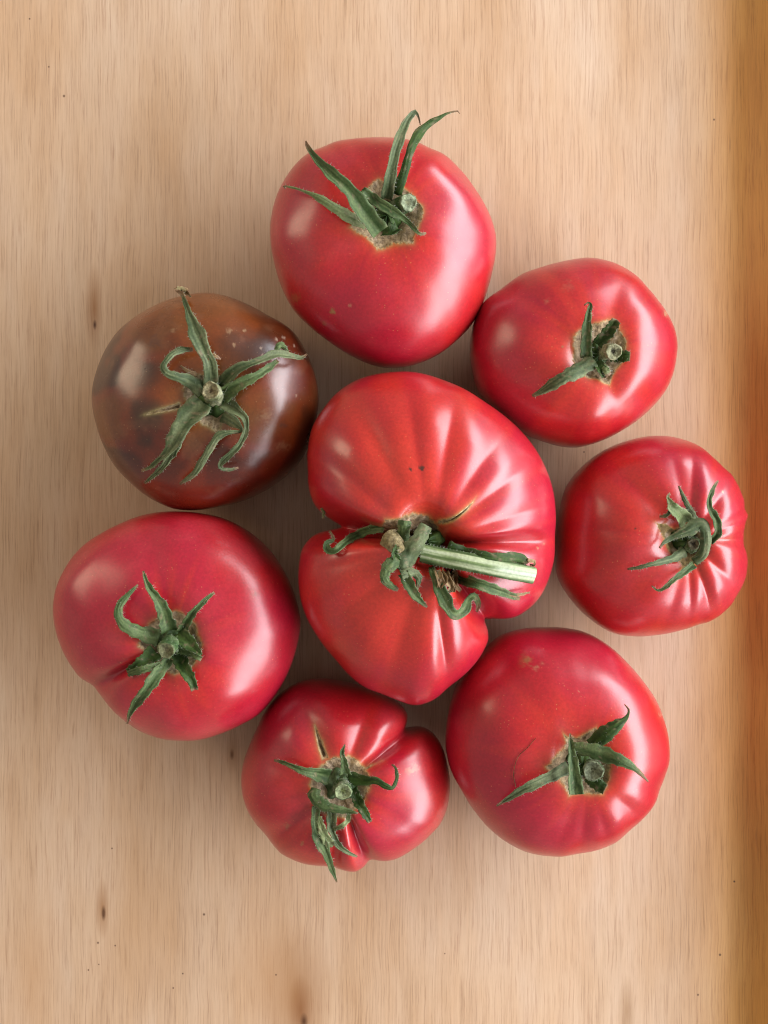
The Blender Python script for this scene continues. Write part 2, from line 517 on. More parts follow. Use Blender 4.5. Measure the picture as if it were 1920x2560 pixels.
def surf_z(T, x, y):
    hit = T.bvh.ray_cast(Vector((x, y, 0.3)), Vector((0, 0, -1)))
    return hit[0].z if hit[0] is not None else None

def place(T, pts, lifts):
    """pixel path -> world path resting above the fruit, lifts in metres"""
    W = np.zeros((len(pts), 3)); zprev = T.hubz; last = T.hubz
    for i, p in enumerate(pts):
        z = zprev
        for _ in range(5):
            x, y = unproj(p[0], p[1], z)
            s = surf_z(T, x, y)
            base = last - 0.0004 if s is None else s
            near = np.hypot(*(np.array(p[:2]) - T.cpx)) / T.hub_px
            if near < 1.0: base = max(base, T.hubz - 0.001)
            z = base + lifts[i]
        if i:
            dx = np.hypot(x - W[i - 1, 0], y - W[i - 1, 1])
            z = min(max(z, W[i - 1, 2] - 0.55 * dx), W[i - 1, 2] + 1.6 * dx + 0.0002) if s is None else max(z, W[i - 1, 2] - 0.75 * dx)
            x, y = unproj(p[0], p[1], z)
        last = z - lifts[i]; W[i] = (x, y, z); zprev = z
    zz = W[:, 2].copy()
    for _ in range(3):
        zz[1:-1] = 0.25 * zz[:-2] + 0.5 * zz[1:-1] + 0.25 * zz[2:]
    zz = np.maximum(zz, W[:, 2] - 0.0006)
    for i, p in enumerate(pts):
        W[i, 0], W[i, 1] = unproj(p[0], p[1], zz[i]); W[i, 2] = zz[i]
    return W

GREEN = dict(
    green=((0.042, 0.085, 0.028), (0.120, 0.170, 0.078)),
    dark=((0.020, 0.052, 0.008), (0.055, 0.105, 0.024)),
    pale=((0.125, 0.180, 0.080), (0.250, 0.290, 0.170)),
    grey=((0.050, 0.082, 0.038), (0.160, 0.190, 0.115)),
    brown=((0.16, 0.085, 0.045), (0.36, 0.24, 0.15)))

HAIRS = []
def ribbon(T, parent, pts, arch=1.5, tip=1.0, start=0.0, style='green', fold=None, name='sepal', tipc=0.12, curl=0.0, n=30, hairy=True, label=None):
    rng = random.Random(hash((T.seed, len(T.parts), 7)) & 0xffff)
    P = resample(T.cv(pts), n)
    t = np.linspace(0, 1, n)
    lift = (0.9 + start * (1 - t) + arch * np.sin(np.pi * t) + tip * t ** 1.5) * 0.001
    W = place(T, P, lift)
    k = (HC - W[:, 2]) / FP
    w = np.maximum(P[:, 2], 1.2) * k
    Tn = np.gradient(W, axis=0); Tn /= np.linalg.norm(Tn, axis=1)[:, None] + 1e-9
    up = np.array([0, 0, 1.0])
    side = np.cross(Tn, up); ls = np.linalg.norm(side, axis=1)[:, None]
    side = side / np.maximum(ls, 1e-6)
    for _ in range(2): side[1:-1] = (side[:-2] + 2 * side[1:-1] + side[2:]) / 4
    side /= np.linalg.norm(side, axis=1)[:, None] + 1e-9
    Nn = np.cross(side, Tn)
    roll = rng.uniform(-0.35, 0.35) + curl * t
    sd = side * np.cos(roll)[:, None] + Nn * np.sin(roll)[:, None]
    Nr = -side * np.sin(roll)[:, None] + Nn * np.cos(roll)[:, None]
    if fold is None: fold = rng.choice((-0.45, 0.5, 0.6, -0.3))
    fold *= 1.3
    m = 9; u = np.linspace(-1, 1, m)
    th = 0.00022 + 0.00016 * (1 - t)
    rows_t, rows_b = [], []
    ph = rng.uniform(0, 50)
    for i in range(n):
        wob = 1 + 0.10 * math.sin(ph + 17 * t[i]) * (1 - abs(2 * t[i] - 1)) + 0.08 * math.sin(ph * 2 + 41 * t[i])
        hw = w[i] / 2 * wob
        el = 1 + 0.035 * math.sin(ph + 47 * t[i]); er = 1 + 0.035 * math.sin(2 + ph + 39 * t[i])
        asy = np.where(u < 0, el, er)
        ed = np.abs(u) ** 1.4
        off = fold * hw * ed + 0.00018 * np.sin(9 * u + ph + 22 * t[i]) * min(1, hw / 0.001) - 0.00025 * np.exp(-(u / 0.12) ** 2) * min(1, hw / 0.0015)
        base = W[i] + sd[i] * (u * hw * asy)[:, None] + Nr[i] * off[:, None]
        thk = th[i] * (1 - 0.75 * np.abs(u) ** 3)
        rows_t.append(base + Nr[i] * thk[:, None] / 2); rows_b.append(base - Nr[i] * thk[:, None] / 2)
    Vt = np.array(rows_t); Vb = np.array(rows_b)
    V = np.concatenate([Vt.reshape(-1, 3), Vb.reshape(-1, 3)])
    V[:, 2] = np.maximum(V[:, 2], 0.0006)
    o = n * m; F = []
    for i in range(n - 1):
        for j in range(m - 1):
            a = i * m + j
            F.append([a, a + 1, a + m + 1, a + m]); F.append([o + a, o + a + m, o + a + m + 1, o + a + 1])
        a = i * m; F.append([a, a + m, o + a + m, o + a])
        a = i * m + m - 1; F.append([a, o + a, o + a + m, a + m])
    for j in range(m - 1):
        F.append([j, o + j, o + j + 1, j + 1]); a = (n - 1) * m + j; F.append([a, a + 1, o + a + 1, o + a])
    ca, cb = np.array(GREEN[style][0]) * (0.74, 0.76, 0.56), np.array(GREEN[style][1]) * (0.80, 0.82, 0.64)
    tt = np.tile(np.repeat(t, m), 2); uu = np.tile(np.tile(u, n), 2)
    nz = fbm(V, 330, T.seed + len(T.parts) * 3, 3)
    lv = fbm(np.stack([uu * 4.5, tt * 1.6, tt * 0 + len(T.parts)], 1), 1.7, T.seed + 31, 2)   # long veins
    col = mixc(np.tile(np.array(ca), (len(V), 1)), cb, sstep(0.36, 0.64, nz * 0.35 + lv * 0.65))
    col = mixc(col, np.array(cb) * 1.25, np.exp(-(uu / 0.10) ** 2) * 0.35)
    col = mixc(col, np.array(cb) * 1.2 + 0.02, np.abs(uu) ** 6 * 0.5)
    under = np.concatenate([np.zeros(o), np.ones(o)])
    col = mixc(col, GREEN['pale'][0], under * 0.35)
    if tipc > 0:
        col = mixc(col, (0.22, 0.125, 0.075), sstep(1 - tipc, 1 - tipc * 0.3, tt) * 0.85)
    col = mixc(col, (0.20, 0.15, 0.09), sstep(0.66, 0.80, fbm(V, 800, T.seed + 77, 2)) * 0.6)
    ob = link(name, V - T.origin, F, M_LEAF, parent, col)
    if label: ob['label'] = label
    T.parts.append(ob)
    if hairy:
        for _ in range(int(46 * min(1.6, len(pts) / 5))):
            i = rng.randrange(1, n - 1); e = rng.choice((0, m - 1)) if rng.random() < 0.75 else rng.randrange(m)
            b0 = Vt[i, e]; sg = -1 if e < m / 2 else 1
            d = sd[i] * sg * rng.uniform(0.3, 1) + Nr[i] * rng.uniform(0.1, 0.9) + Tn[i] * rng.uniform(-0.6, 0.6)
            d = d / np.linalg.norm(d) * rng.uniform(0.0005, 0.0015)
            T.hairs.append((b0, d))
    return ob

def tube(T, name, W, R, side_cols, parent, cap=(0.30, 0.36, 0.22), cap_in=(0.16, 0.13, 0.08), flat=1.0, stripe=None, seg=22, seed=0, cap0=False, mat=None):
    W = np.asarray(W, float); n = len(W)
    Tn = np.gradient(W, axis=0); Tn /= np.linalg.norm(Tn, axis=1)[:, None]
    ref = np.array([0, 0, 1.0]) if abs(Tn[:, 2]).mean() < 0.75 else np.array([0, 1.0, 0])
    side = np.cross(Tn, ref); side /= np.linalg.norm(side, axis=1)[:, None]
    Nn = np.cross(side, Tn)
    a = np.linspace(0, 2 * np.pi, seg, endpoint=False)
    V, F, C = [], [], []
    for i in range(n):
        rj = R[i] * (1 + 0.06 * np.sin(3 * a + seed + i * 0.15) + 0.04 * np.sin(7 * a + seed * 2))
        ring = W[i] + side[i] * (np.cos(a) * rj)[:, None] + Nn[i] * (np.sin(a) * rj * flat)[:, None]
        V.append(ring)
    V = np.concatenate(V)
    nz = fbm(V, 420, seed + 3, 3)
    C = mixc(np.tile(np.array(side_cols[0]), (len(V), 1)), side_cols[1], sstep(0.35, 0.65, nz))
    if stripe is not None:
        C = stripe(np.tile(a, n), np.repeat(np.linspace(0, 1, n), seg), C, V)
    for i in range(n - 1):
        for j in range(seg):
            F.append([i * seg + j, i * seg + (j + 1) % seg, (i + 1) * seg + (j + 1) % seg, (i + 1) * seg + j])
    V = list(V); C = list(C)
    def docap(i, sgn):
        base = i * seg; prev = list(range(base, base + seg))
        for q, (sc_, dp, cc) in enumerate(((0.86, 0.10, cap), (0.80, 0.02, cap), (0.45, -0.10, np.array(cap) * 0.9), (0.16, -0.25, cap_in))):
            st = len(V)
            for j in range(seg):
                rj = sc_ * (1 + 0.025 * math.sin(5 * a[j] + seed + q) + 0.03 * math.sin(11 * a[j] + seed * 3 + q))
                V.append(W[i] + (V[base + j] - W[i]) * rj + sgn * Tn[i] * R[i] * (dp + 0.08 * math.sin(a[j] * 3 + seed + q * 2)))
                C.append(np.array(cc) * (0.55 + 0.6 * random.Random(j * 31 + q * 7 + seed).random()) * (0.8, 0.8, 0.72))
            cur = list(range(st, st + seg))
            for j in range(seg):
                f = [prev[j], prev[(j + 1) % seg], cur[(j + 1) % seg], cur[j]]
                F.append(f if sgn > 0 else f[::-1])
            prev = cur
        F.append(prev if sgn > 0 else prev[::-1])
    docap(n - 1, 1)
    if cap0: docap(0, -1)
    ob = link(name, np.array(V) - T.origin, F, mat or M_STEM, parent, np.array(C))
    return ob

def hub(T, rpx, lobes=5, style='green', squash=1.0, rot=0.0):
    """the green disc the sepals grow from"""
    rng = random.Random(T.seed)
    x0, y0 = unproj(T.hubc[0], T.hubc[1], T.hubz)
    r = rpx * T.crop[2] * (HC - T.hubz) / FP
    nr, na = 16, 48
    a = np.linspace(0, 2 * np.pi, na, endpoint=False)
    V = []
    for i in range(nr):
        f = i / (nr - 1)
        rr = r * f * (1 + 0.18 * f * np.sin(lobes * a + rot) + 0.06 * np.sin(9 * a + T.seed))
        z = T.hubz + 0.0008 * (1 - f) - (T.hub_h + 0.001) * f ** 2.6 + 0.0006 * np.sin(a * 6 + f * 5)
        V.append(np.stack([x0 + rr * np.cos(a), y0 + rr * np.sin(a) * squash, z], 1))
    V = np.concatenate(V)
    F = [[i * na + j, (i + 1) * na + j, (i + 1) * na + (j + 1) % na, i * na + (j + 1) % na] for i in range(nr - 1) for j in range(na)]
    ca, cb = GREEN[style]
    nz = fbm(V, 300, T.seed + 41, 3)
    col = mixc(np.tile(np.array(ca) * 0.9, (len(V), 1)), cb, sstep(0.38, 0.72, nz))
    T.calyx = link('calyx', V - T.origin, F, M_LEAF, T.root, col)
    return T.calyx

def stem(T, base, end, rb, re, rise, cap=(0.34, 0.38, 0.24), cap_in=(0.14, 0.11, 0.06), cols=None, sink=0.0015):
    b = T.cv([base])[0]; e = T.cv([end])[0]
    z0 = T.hubz - sink; z1 = T.hubz + rise * 0.001
    p0 = np.array([*unproj(b[0], b[1], z0), z0]); p1 = np.array([*unproj(e[0], e[1], z1), z1])
    n = 12; t = np.linspace(0, 1, n)
    W = p0 + (p1 - p0) * t[:, None]
    W[:, :2] += (np.sin(np.pi * t) * 0.0006)[:, None]
    k = T.crop[2] * (HC - T.hubz) / FP
    R = (rb + (re - rb) * t) * k * (1 + 0.10 * np.exp(-((t - 1) / 0.12) ** 2))
    o = tube(T, 'stem', W, R, cols or (GREEN['green'][0], GREEN['grey'][1]), T.root, cap, cap_in, seed=T.seed)
    rng = random.Random(T.seed + 5)
    for _ in range(60):
        i = rng.randrange(n); aa = rng.uniform(0, 6.28)
        d = np.array([math.cos(aa), math.sin(aa), rng.uniform(-0.2, 0.6)])
        T.hairs.append((W[i] + d * [1, 1, 0] * R[i] * 0.95, d / np.linalg.norm(d) * rng.uniform(0.0007, 0.0016)))
    return o

def flush_hairs(T):
    V, F = [], []
    for b0, d in T.hairs:
        d = np.asarray(d); x = np.cross(d, [0.3, 0.5, 0.8]); x /= np.linalg.norm(x) + 1e-9; y = np.cross(d, x); y /= np.linalg.norm(y) + 1e-9
        r = 0.00004; s = len(V)
        for k in range(3):
            an = k * 2.094; V.append(b0 - d * 0.1 + x * r * math.cos(an) + y * r * math.sin(an))
        V.append(b0 + d + np.array([0, 0, -0.15]) * np.linalg.norm(d))
        F += [[s, s + 1, s + 3], [s + 1, s + 2, s + 3], [s + 2, s, s + 3]]
    if not V: return
    V = np.array(V)
    o = link('fine_hair', V - T.origin, F, M_HAIR, T.calyx, np.tile([0.42, 0.44, 0.36], (len(V), 1)))
    o['kind'] = 'stuff'

def tomato(**kw):
    T = Tomato()
    T.nphi, T.ntop = 400, 120
    T.Amods, T.Dmods, T.smods, T.grooves, T.cork, T.cracks = [], [], [], [], [], []
    T.lump, T.jit, T.n = 0.0035, 16, 2.25
    T.corkcol = (0.38, 0.275, 0.165); T.rimcol = np.array((0.46, 0.34, 0.11)); T.mat = M_SKIN
    T.hub_h = 0.006; T.hub_px = 60
    T.marks = []
    T.warm = 0.5
    T.dp = 2.0
    T.ora = ORA
    T.n2 = 2.5
    T.color = red_color
    T.parts, T.hairs = [], []
    for k, v in kw.items(): setattr(T, k, v)
    build_body(T)
    if not hasattr(T, 'hubc'): T.hubc = T.cpx
    else: T.hubc = T.cv([T.hubc])[0][:2]
    return T

CRIM = np.array((0.365, 0.0075, 0.026)); RED = np.array((0.41, 0.0095, 0.015)); ORA = np.array((0.50, 0.027, 0.013)); PINK = np.array((0.43, 0.034, 0.050))

def put_marks(T, c, pos, pix):
    for (x, y, r, col, amt, soft) in T.marks:
        p = T.cv([(x, y)])[0][:2]; rr = r * T.crop[2]
        d = np.hypot(pix[:, 0] - p[0], pix[:, 1] - p[1]) / rr
        d = d + (fbm(pos, 1300, T.seed + 60, 2) - 0.5) * 1.6
        top = pos[:, 2] > T.zeq * 0.8
        c = mixc(c, col, np.where(top, sstep(1.0, 1.0 - soft, d), 0) * amt)
    return c

def red_color(T, pos, s, bot, phi):
    n1 = fbm(pos, 26, T.seed + 100, 3); n2 = fbm(pos, 60, T.seed + 140, 3)
    st = fbm(np.stack([np.cos(phi) * 5, np.sin(phi) * 5, s * 0.9], 1), 1.6, T.seed + 11, 3)
    c = mixc(np.tile(CRIM, (len(pos), 1)), RED, sstep(0.35, 0.65, n1))
    near = np.where(bot > 0, 0, 1 - sstep(0.10, 0.85, s))
    w = np.clip(near * 0.9 + (n1 - 0.5) * 1.0 + (st - 0.5) * 1.2 + T.warm - 0.5, 0, 1)
    c = mixc(c, T.ora, w * 0.85)
    c = mixc(c, PINK, sstep(0.50, 0.78, n2) * 0.45)
    return put_marks(T, c, pos, T.pixfull)

def brown_color(T, pos, s, bot, phi):
    n1 = fbm(pos, 30, T.seed + 100, 3); n2 = fbm(pos, 55, T.seed + 140, 3); n3 = fbm(pos, 120, T.seed + 170, 3)
    c = mixc(np.tile(np.array((0.115, 0.016, 0.006)), (len(pos), 1)), (0.150, 0.030, 0.006), sstep(0.35, 0.65, n1))
    c = mixc(c, (0.110, 0.050, 0.009), sstep(0.52, 0.72, n2) * 0.5)
    c = mixc(c, (0.034, 0.012, 0.006), sstep(0.47, 0.62, 1 - n2) * 0.85)
    near = np.where(bot > 0, 0, 1 - sstep(0.15, 0.50, s))
    c = mixc(c, (0.25, 0.065, 0.008), np.clip(near * 0.8 + (n1 - 0.5), 0, 1) * 0.75)
    # riper and redder on one side, orange shoulder on the other
    p = T.pixfull
    c = mixc(c, (0.16, 0.013, 0.005), sstep(1100, 1290, p[:, 1]) * 0.85)
    c = mixc(c, (0.20, 0.060, 0.008), sstep(880, 720, p[:, 1]) * 0.7)
    c = mixc(c, (0.22, 0.10, 0.05), sstep(0.60, 0.72, n3) * 0.2)
    return put_marks(T, c, pos, T.pixfull)
TAN = (0.40, 0.26, 0.14); DRK = (0.04, 0.02, 0.012); OLV = (0.26, 0.15, 0.05)

# ------------------------------------------------------------------ 1: big smooth tomato at the top
T = tomato(name='tomato', label='large smooth red tomato with long upright sepals, topmost on the board', seed=11,
    crop=(640, 240, 640 / 1659), stem=(850, 775), zeq=0.034, A=0.034, D=0.010, s0=0.20, hub_h=0.0065, hub_px=55,
    outline=[(870, 268), (1000, 285), (1120, 330), (1230, 385), (1330, 480), (1410, 580), (1480, 690), (1535, 810), (1560, 930), (1550, 1060), (1525, 1180), (1480, 1330), (1410, 1470), (1320, 1570), (1210, 1660), (1080, 1725), (950, 1758), (820, 1760), (700, 1725), (570, 1660), (440, 1570), (330, 1480), (230, 1370), (160, 1230), (115, 1080), (92, 930), (95, 800), (120, 680), (165, 570), (230, 470), (320, 380), (430, 325), (550, 285), (700, 268)],
    grooves=[((350, 1040), 0.30, 2.2, 0.2, 0.75), ((1500, 650), 0.25, 2.0, 0.2, 0.8), ((1150, 350), 0.22, 1.5, 0.2, 0.8), ((600, 330), 0.3, 2.0, 0.2, 0.8), ((1060, 1500), 0.28, 1.2, 0.2, 0.6)],
    cork=[[(585, 860), (650, 720), (700, 600), (790, 525), (880, 570), (960, 575), (1040, 650), (1092, 740), (1060, 860), (1020, 960), (900, 965), (780, 1012), (700, 925)]],
    marks=[(500, 1395, 24, OLV, 0.8, 0.6), (605, 1355, 16, TAN, 0.5, 0.6), (250, 1310, 45, OLV, 0.35, 0.8), (440, 1470, 18, OLV, 0.4, 0.7)], warm=0.30)
hub(T, 135, 4, 'dark')
cx = T.calyx
ribbon(T, cx, [(800, 885, 120), (690, 740, 118), (600, 610, 95), (500, 520, 78), (400, 420, 50), (340, 340, 28), (322, 293, 10)], arch=4, tip=12, start=3, style='green', fold=0.5)
ribbon(T, cx, [(720, 830, 70), (600, 770, 82), (500, 710, 66), (400, 650, 46), (330, 620, 22), (250, 595, 16), (178, 582, 14), (195, 600, 10)], arch=3, tip=5, style='pale')
ribbon(T, cx, [(840, 665, 80), (870, 500, 76), (900, 360, 66), (940, 240, 60), (985, 150, 46), (1030, 105, 30), (1055, 140, 14), (1065, 188, 6)], arch=5, tip=12, start=2, style='grey', fold=0.45)
ribbon(T, cx, [(905, 640, 78), (960, 500, 58), (1000, 360, 56), (1050, 250, 60), (1120, 180, 46), (1190, 140, 30), (1240, 112, 13), (1310, 97, 11), (1322, 114, 6)], arch=5, tip=14, start=2, style='dark', fold=-0.35, tipc=0.16)
ribbon(T, cx, [(690, 605, 46), (780, 680, 72), (860, 730, 66), (940, 780, 46), (1010, 840, 30), (1060, 893, 22), (1102, 888, 14)], arch=3, tip=2, start=7, style='green', fold=0.4)
ribbon(T, cx, [(920, 860, 60), (880, 880, 90), (820, 890, 60)], arch=1, tip=0, style='dark', tipc=0)
stem(T, (900, 740), (988, 690), 62, 52, 6.5, cap=(0.34, 0.40, 0.28), cap_in=(0.24, 0.26, 0.16))
flush_hairs(T)

# ------------------------------------------------------------------ 2: upper right
T = tomato(name='tomato', label='smooth red tomato with broken short green sepals and pale round stem end, upper right', seed=23,
    crop=(1140, 620, 580 / 1659), stem=(1020, 755), zeq=0.030, A=0.031, D=0.009, s0=0.21, hub_h=0.0055, hub_px=50,
    outline=[(940, 68), (1060, 82), (1180, 125), (1290, 195), (1380, 290), (1460, 390), (1520, 480), (1565, 580), (1585, 690), (1575, 800), (1550, 910), (1500, 1020), (1420, 1120), (1320, 1215), (1200, 1300), (1080, 1365), (960, 1410), (850, 1430), (740, 1420), (600, 1380), (500, 1340), (400, 1270), (300, 1190), (200, 1090), (140, 980), (110, 860), (97, 740), (110, 600), (150, 470), (210, 370), (330, 280), (480, 180), (620, 130), (780, 90)],
    grooves=[((1160, 130), 0.22, 2.6, 0.2, 0.9), ((1120, 1300), 0.20, 2.6, 0.2, 0.9), ((300, 640), 0.22, 1.6, 0.2, 0.6), ((1480, 900), 0.3, 1.2, 0.2, 0.7)],
    cork=[[(825, 640), (880, 585), (960, 545), (1060, 520), (1130, 490), (1190, 590), (1235, 720), (1215, 800), (1160, 870), (1105, 995), (1030, 960), (940, 945), (860, 880), (815, 810)]],
    marks=[(650, 380, 30, TAN, 0.25, 0.9), (1500, 470, 26, TAN, 0.6, 0.6), (800, 270, 60, TAN, 0.12, 0.9), (760, 705, 9, OLV, 0.7, 0.5)], warm=0.5)
hub(T, 120, 5, 'dark')
cx = T.calyx
ribbon(T, cx, [(930, 780, 84), (930, 660, 78), (935, 560, 66), (950, 460, 42), (962, 402, 22), (940, 392, 12), (916, 410, 8)], arch=3, tip=5, style='green', fold=0.4)
ribbon(T, cx, [(990, 800, 110), (860, 880, 108), (760, 930, 92), (680, 980, 80), (600, 1030, 46), (545, 1058, 22)], arch=3, tip=2, start=2, style='grey', fold=-0.25, tipc=0.08)
ribbon(T, cx, [(1010, 690, 80), (1090, 600, 88), (1150, 512, 72)], arch=1, tip=5, start=1, style='dark', fold=0.5, tipc=0.05)
ribbon(T, cx, [(1100, 775, 70), (1190, 770, 86), (1246, 772, 66)], arch=1, tip=3, start=1, style='dark', fold=-0.3, tipc=0.05)
ribbon(T, cx, [(1000, 820, 70), (1040, 880, 84), (1060, 935, 40)], arch=1, tip=1, style='dark', tipc=0.1)
ribbon(T, cx, [(1060, 830, 46), (1080, 870, 56), (1098, 912, 50)], arch=1.5, tip=2, start=1, style='pale', tipc=0.3)
stem(T, (1050, 752), (1128, 742), 58, 54, 7.5, cap=(0.36, 0.36, 0.24), cap_in=(0.04, 0.035, 0.02), cols=((0.16, 0.17, 0.09), (0.26, 0.24, 0.15)))
flush_hairs(T)

# ------------------------------------------------------------------ 3: ribbed, beside the raised edge
T = tomato(name='tomato', label='ribbed red tomato with curled grey-green calyx, nearest the dark right-hand edge', seed=37,
    crop=(1360, 1060, 540 / 1659), stem=(1090, 890), zeq=0.029, A=0.031, D=0.011, s0=0.20, hub_h=0.0065, hub_px=50, nphi=520, lump=0.0025,
    outline=[(850, 88), (980, 95), (1100, 125), (1200, 170), (1290, 240), (1370, 320), (1440, 390), (1490, 460), (1530, 560), (1545, 640), (1562, 700), (1555, 760), (1535, 830), (1535, 920), (1560, 1000), (1565, 1080), (1550, 1180), (1500, 1290), (1430, 1400), (1340, 1480), (1260, 1520), (1180, 1545), (1080, 1580), (960, 1610), (830, 1630), (700, 1635), (570, 1620), (460, 1575), (340, 1490), (220, 1370), (130, 1240), (90, 1130), (88, 1000), (100, 800), (120, 650), (160, 500), (230, 390), (330, 290), (450, 205), (580, 145), (720, 105)],
    grooves=[((520, 400), 0.13, 3.4, 0.2, 0.85), ((400, 805), 0.05, 0.9, 0.25, 0.85), ((900, 200), 0.10, 2.0, 0.2, 0.9), ((1060, 230), 0.08, 2.4, 0.2, 0.9), ((1370, 380), 0.09, 2.6, 0.2, 0.9),
             ((1540, 700), 0.09, 2.4, 0.2, 0.9), ((1535, 880), 0.09, 2.8, 0.15, 0.95), ((1470, 1330), 0.10, 2.4, 0.2, 0.9), ((1230, 1530), 0.08, 2.8, 0.2, 1.0), ((1040, 1560), 0.08, 2.2, 0.2, 0.9), ((850, 1560), 0.13, 2.4, 0.2, 0.9), ((560, 1280), 0.2, 1.8, 0.2, 0.7)],
    cork=[[(850, 750), (940, 760), (1000, 800), (1120, 740), (1250, 780), (1260, 930), (1190, 1080), (1080, 1110), (1010, 1040), (950, 980), (900, 880)], [(1230, 895, 30), (1330, 890, 18), (1430, 878, 6)], [(1100, 1050, 40), (1060, 1110, 20), (1010, 1200, 4)]],
    marks=[(706, 803, 9, DRK, 0.9, 0.4), (1186, 470, 7, DRK, 0.8, 0.4), (1375, 522, 10, TAN, 0.7, 0.4)], warm=0.55, corkcol=(0.24, 0.17, 0.07))
hub(T, 125, 3, 'dark')
cx = T.calyx
ribbon(T, cx, [(1150, 1060, 70), (1210, 1010, 82), (1240, 930, 84), (1240, 830, 92), (1205, 770, 100), (1110, 820, 96), (1010, 862, 56), (930, 905, 32), (888, 955, 18)], arch=5, tip=3, start=1, style='grey', fold=-0.3, tipc=0.06, n=44)
ribbon(T, cx, [(1160, 760, 80), (1120, 660, 52), (1080, 580, 36), (1052, 515, 24), (1034, 476, 12)], arch=2, tip=4, style='grey')
ribbon(T, cx, [(1090, 760, 140), (1050, 700, 112), (990, 645, 84), (965, 595, 44), (950, 560, 22), (966, 528, 10)], arch=3, tip=4, start=1, style='pale', fold=0.3)
ribbon(T, cx, [(985, 625, 22), (965, 675, 30), (935, 705, 28), (888, 712, 16)], arch=2, tip=2, start=3, style='grey', name='sepal', tipc=0.3)
ribbon(T, cx, [(1270, 900, 60), (1325, 840, 66), (1320, 740, 64), (1272, 650, 48), (1268, 575, 42), (1300, 490, 30), (1337, 434, 14)], arch=3, tip=4, style='green', fold=0.5, n=36)
ribbon(T, cx, [(1090, 975, 90), (1000, 1030, 68), (900, 1060, 46), (800, 1085, 36), (720, 1105, 28), (640, 1115, 16)], arch=3, tip=2, style='grey', fold=-0.3, tipc=0.07)
ribbon(T, cx, [(1150, 1080, 62), (1070, 1140, 52), (990, 1200, 42), (920, 1262, 28), (870, 1277, 18), (826, 1242, 10)], arch=2, tip=2, style='green', fold=0.4, tipc=0.1)
ribbon(T, cx, [(1300, 880, 60), (1270, 900, 80), (1220, 915, 60)], arch=0.5, tip=0, style='dark', tipc=0)
stem(T, (1120, 940), (1150, 922), 60, 42, 3.5, cap=(0.14, 0.12, 0.08), cap_in=(0.05, 0.04, 0.03), cols=((0.05, 0.09, 0.03), (0.12, 0.15, 0.08)))
flush_hairs(T)

# ------------------------------------------------------------------ 4: lower right
T = tomato(name='tomato', label='big red tomato with broad pale highlight and disc-topped stem, lower right', seed=41,
    crop=(1080, 1540, 620 / 1659), stem=(1015, 1000), zeq=0.033, A=0.033, D=0.010, s0=0.20, hub_h=0.0065, hub_px=52,
    outline=[(760, 72), (880, 75), (1010, 100), (1120, 150), (1230, 230), (1330, 330), (1420, 440), (1500, 560), (1550, 680), (1585, 820), (1592, 950), (1570, 1050), (1530, 1150), (1490, 1260), (1420, 1350), (1330, 1430), (1240, 1510), (1130, 1560), (1000, 1590), (850, 1612), (700, 1600), (580, 1560), (460, 1490), (360, 1400), (270, 1290), (200, 1180), (130, 1050), (95, 920), (88, 800), (105, 650), (140, 510), (195, 390), (280, 280), (390, 180), (460, 125), (560, 92), (660, 75)],
    grooves=[((770, 1560), 0.20, 2.6, 0.3, 1.0), ((950, 1560), 0.13, 1.8, 0.5, 1.05), ((1150, 1520), 0.15, 2.0, 0.5, 1.05), ((1400, 1350), 0.17, 2.2, 0.45, 1.05), ((700, 500), 0.30, 2.0, 0.2, 0.6), ((1200, 450), 0.25, 1.6, 0.2, 0.7), ((500, 980), 0.3, 1.6, 0.2, 0.6)],
    cork=[[(870, 765), (905, 800), (1000, 790), (1105, 735), (1120, 830), (1190, 900), (1200, 1000), (1195, 1100), (1150, 1205), (1020, 1195), (905, 1225), (880, 1140), (830, 1090), (745, 1035), (740, 1000), (830, 930), (880, 850)]],
    marks=[(625, 300, 60, OLV, 0.35, 0.9), (640, 290, 28, OLV, 0.55, 0.8), (690, 345, 26, TAN, 0.4, 0.7), (740, 318, 20, TAN, 0.4, 0.7), (555, 1050, 7, DRK, 0.5, 0.6), (570, 960, 6, OLV, 0.5, 0.6), (985, 505, 8, TAN, 0.5, 0.5), (1530, 660, 30, TAN, 0.3, 0.8)], warm=0.36)
hub(T, 120, 5, 'dark')
cx = T.calyx
ribbon(T, cx, [(960, 1195, 104), (950, 1080, 92), (940, 970, 66), (930, 880, 44), (922, 786, 12)], arch=2, tip=3, start=6, style='green', fold=0.45)
ribbon(T, cx, [(910, 1000, 96), (800, 1060, 88), (700, 1110, 76), (600, 1160, 66), (520, 1210, 42), (432, 1270, 12)], arch=3, tip=2, style='grey', fold=0.3)
ribbon(T, cx, [(1060, 870, 90), (1170, 780, 112), (1250, 720, 66), (1300, 680, 30), (1316, 630, 15), (1288, 592, 8)], arch=3, tip=5, style='dark', fold=-0.3, tipc=0.2)
ribbon(T, cx, [(940, 885, 80), (1050, 900, 98), (1150, 930, 102), (1260, 970, 86), (1340, 1010, 46), (1400, 1060, 28), (1447, 1108, 10)], arch=5, tip=5, start=5, style='green', fold=-0.35, tipc=0.22)
ribbon(T, cx, [(1030, 1080, 60), (1100, 1130, 92), (1155, 1165, 74)], arch=1, tip=1, style='dark', tipc=0.05)
stem(T, (1060, 1020), (1078, 1036), 56, 64, 7.5, cap=(0.25, 0.28, 0.20), cap_in=(0.20, 0.22, 0.15))
flush_hairs(T)

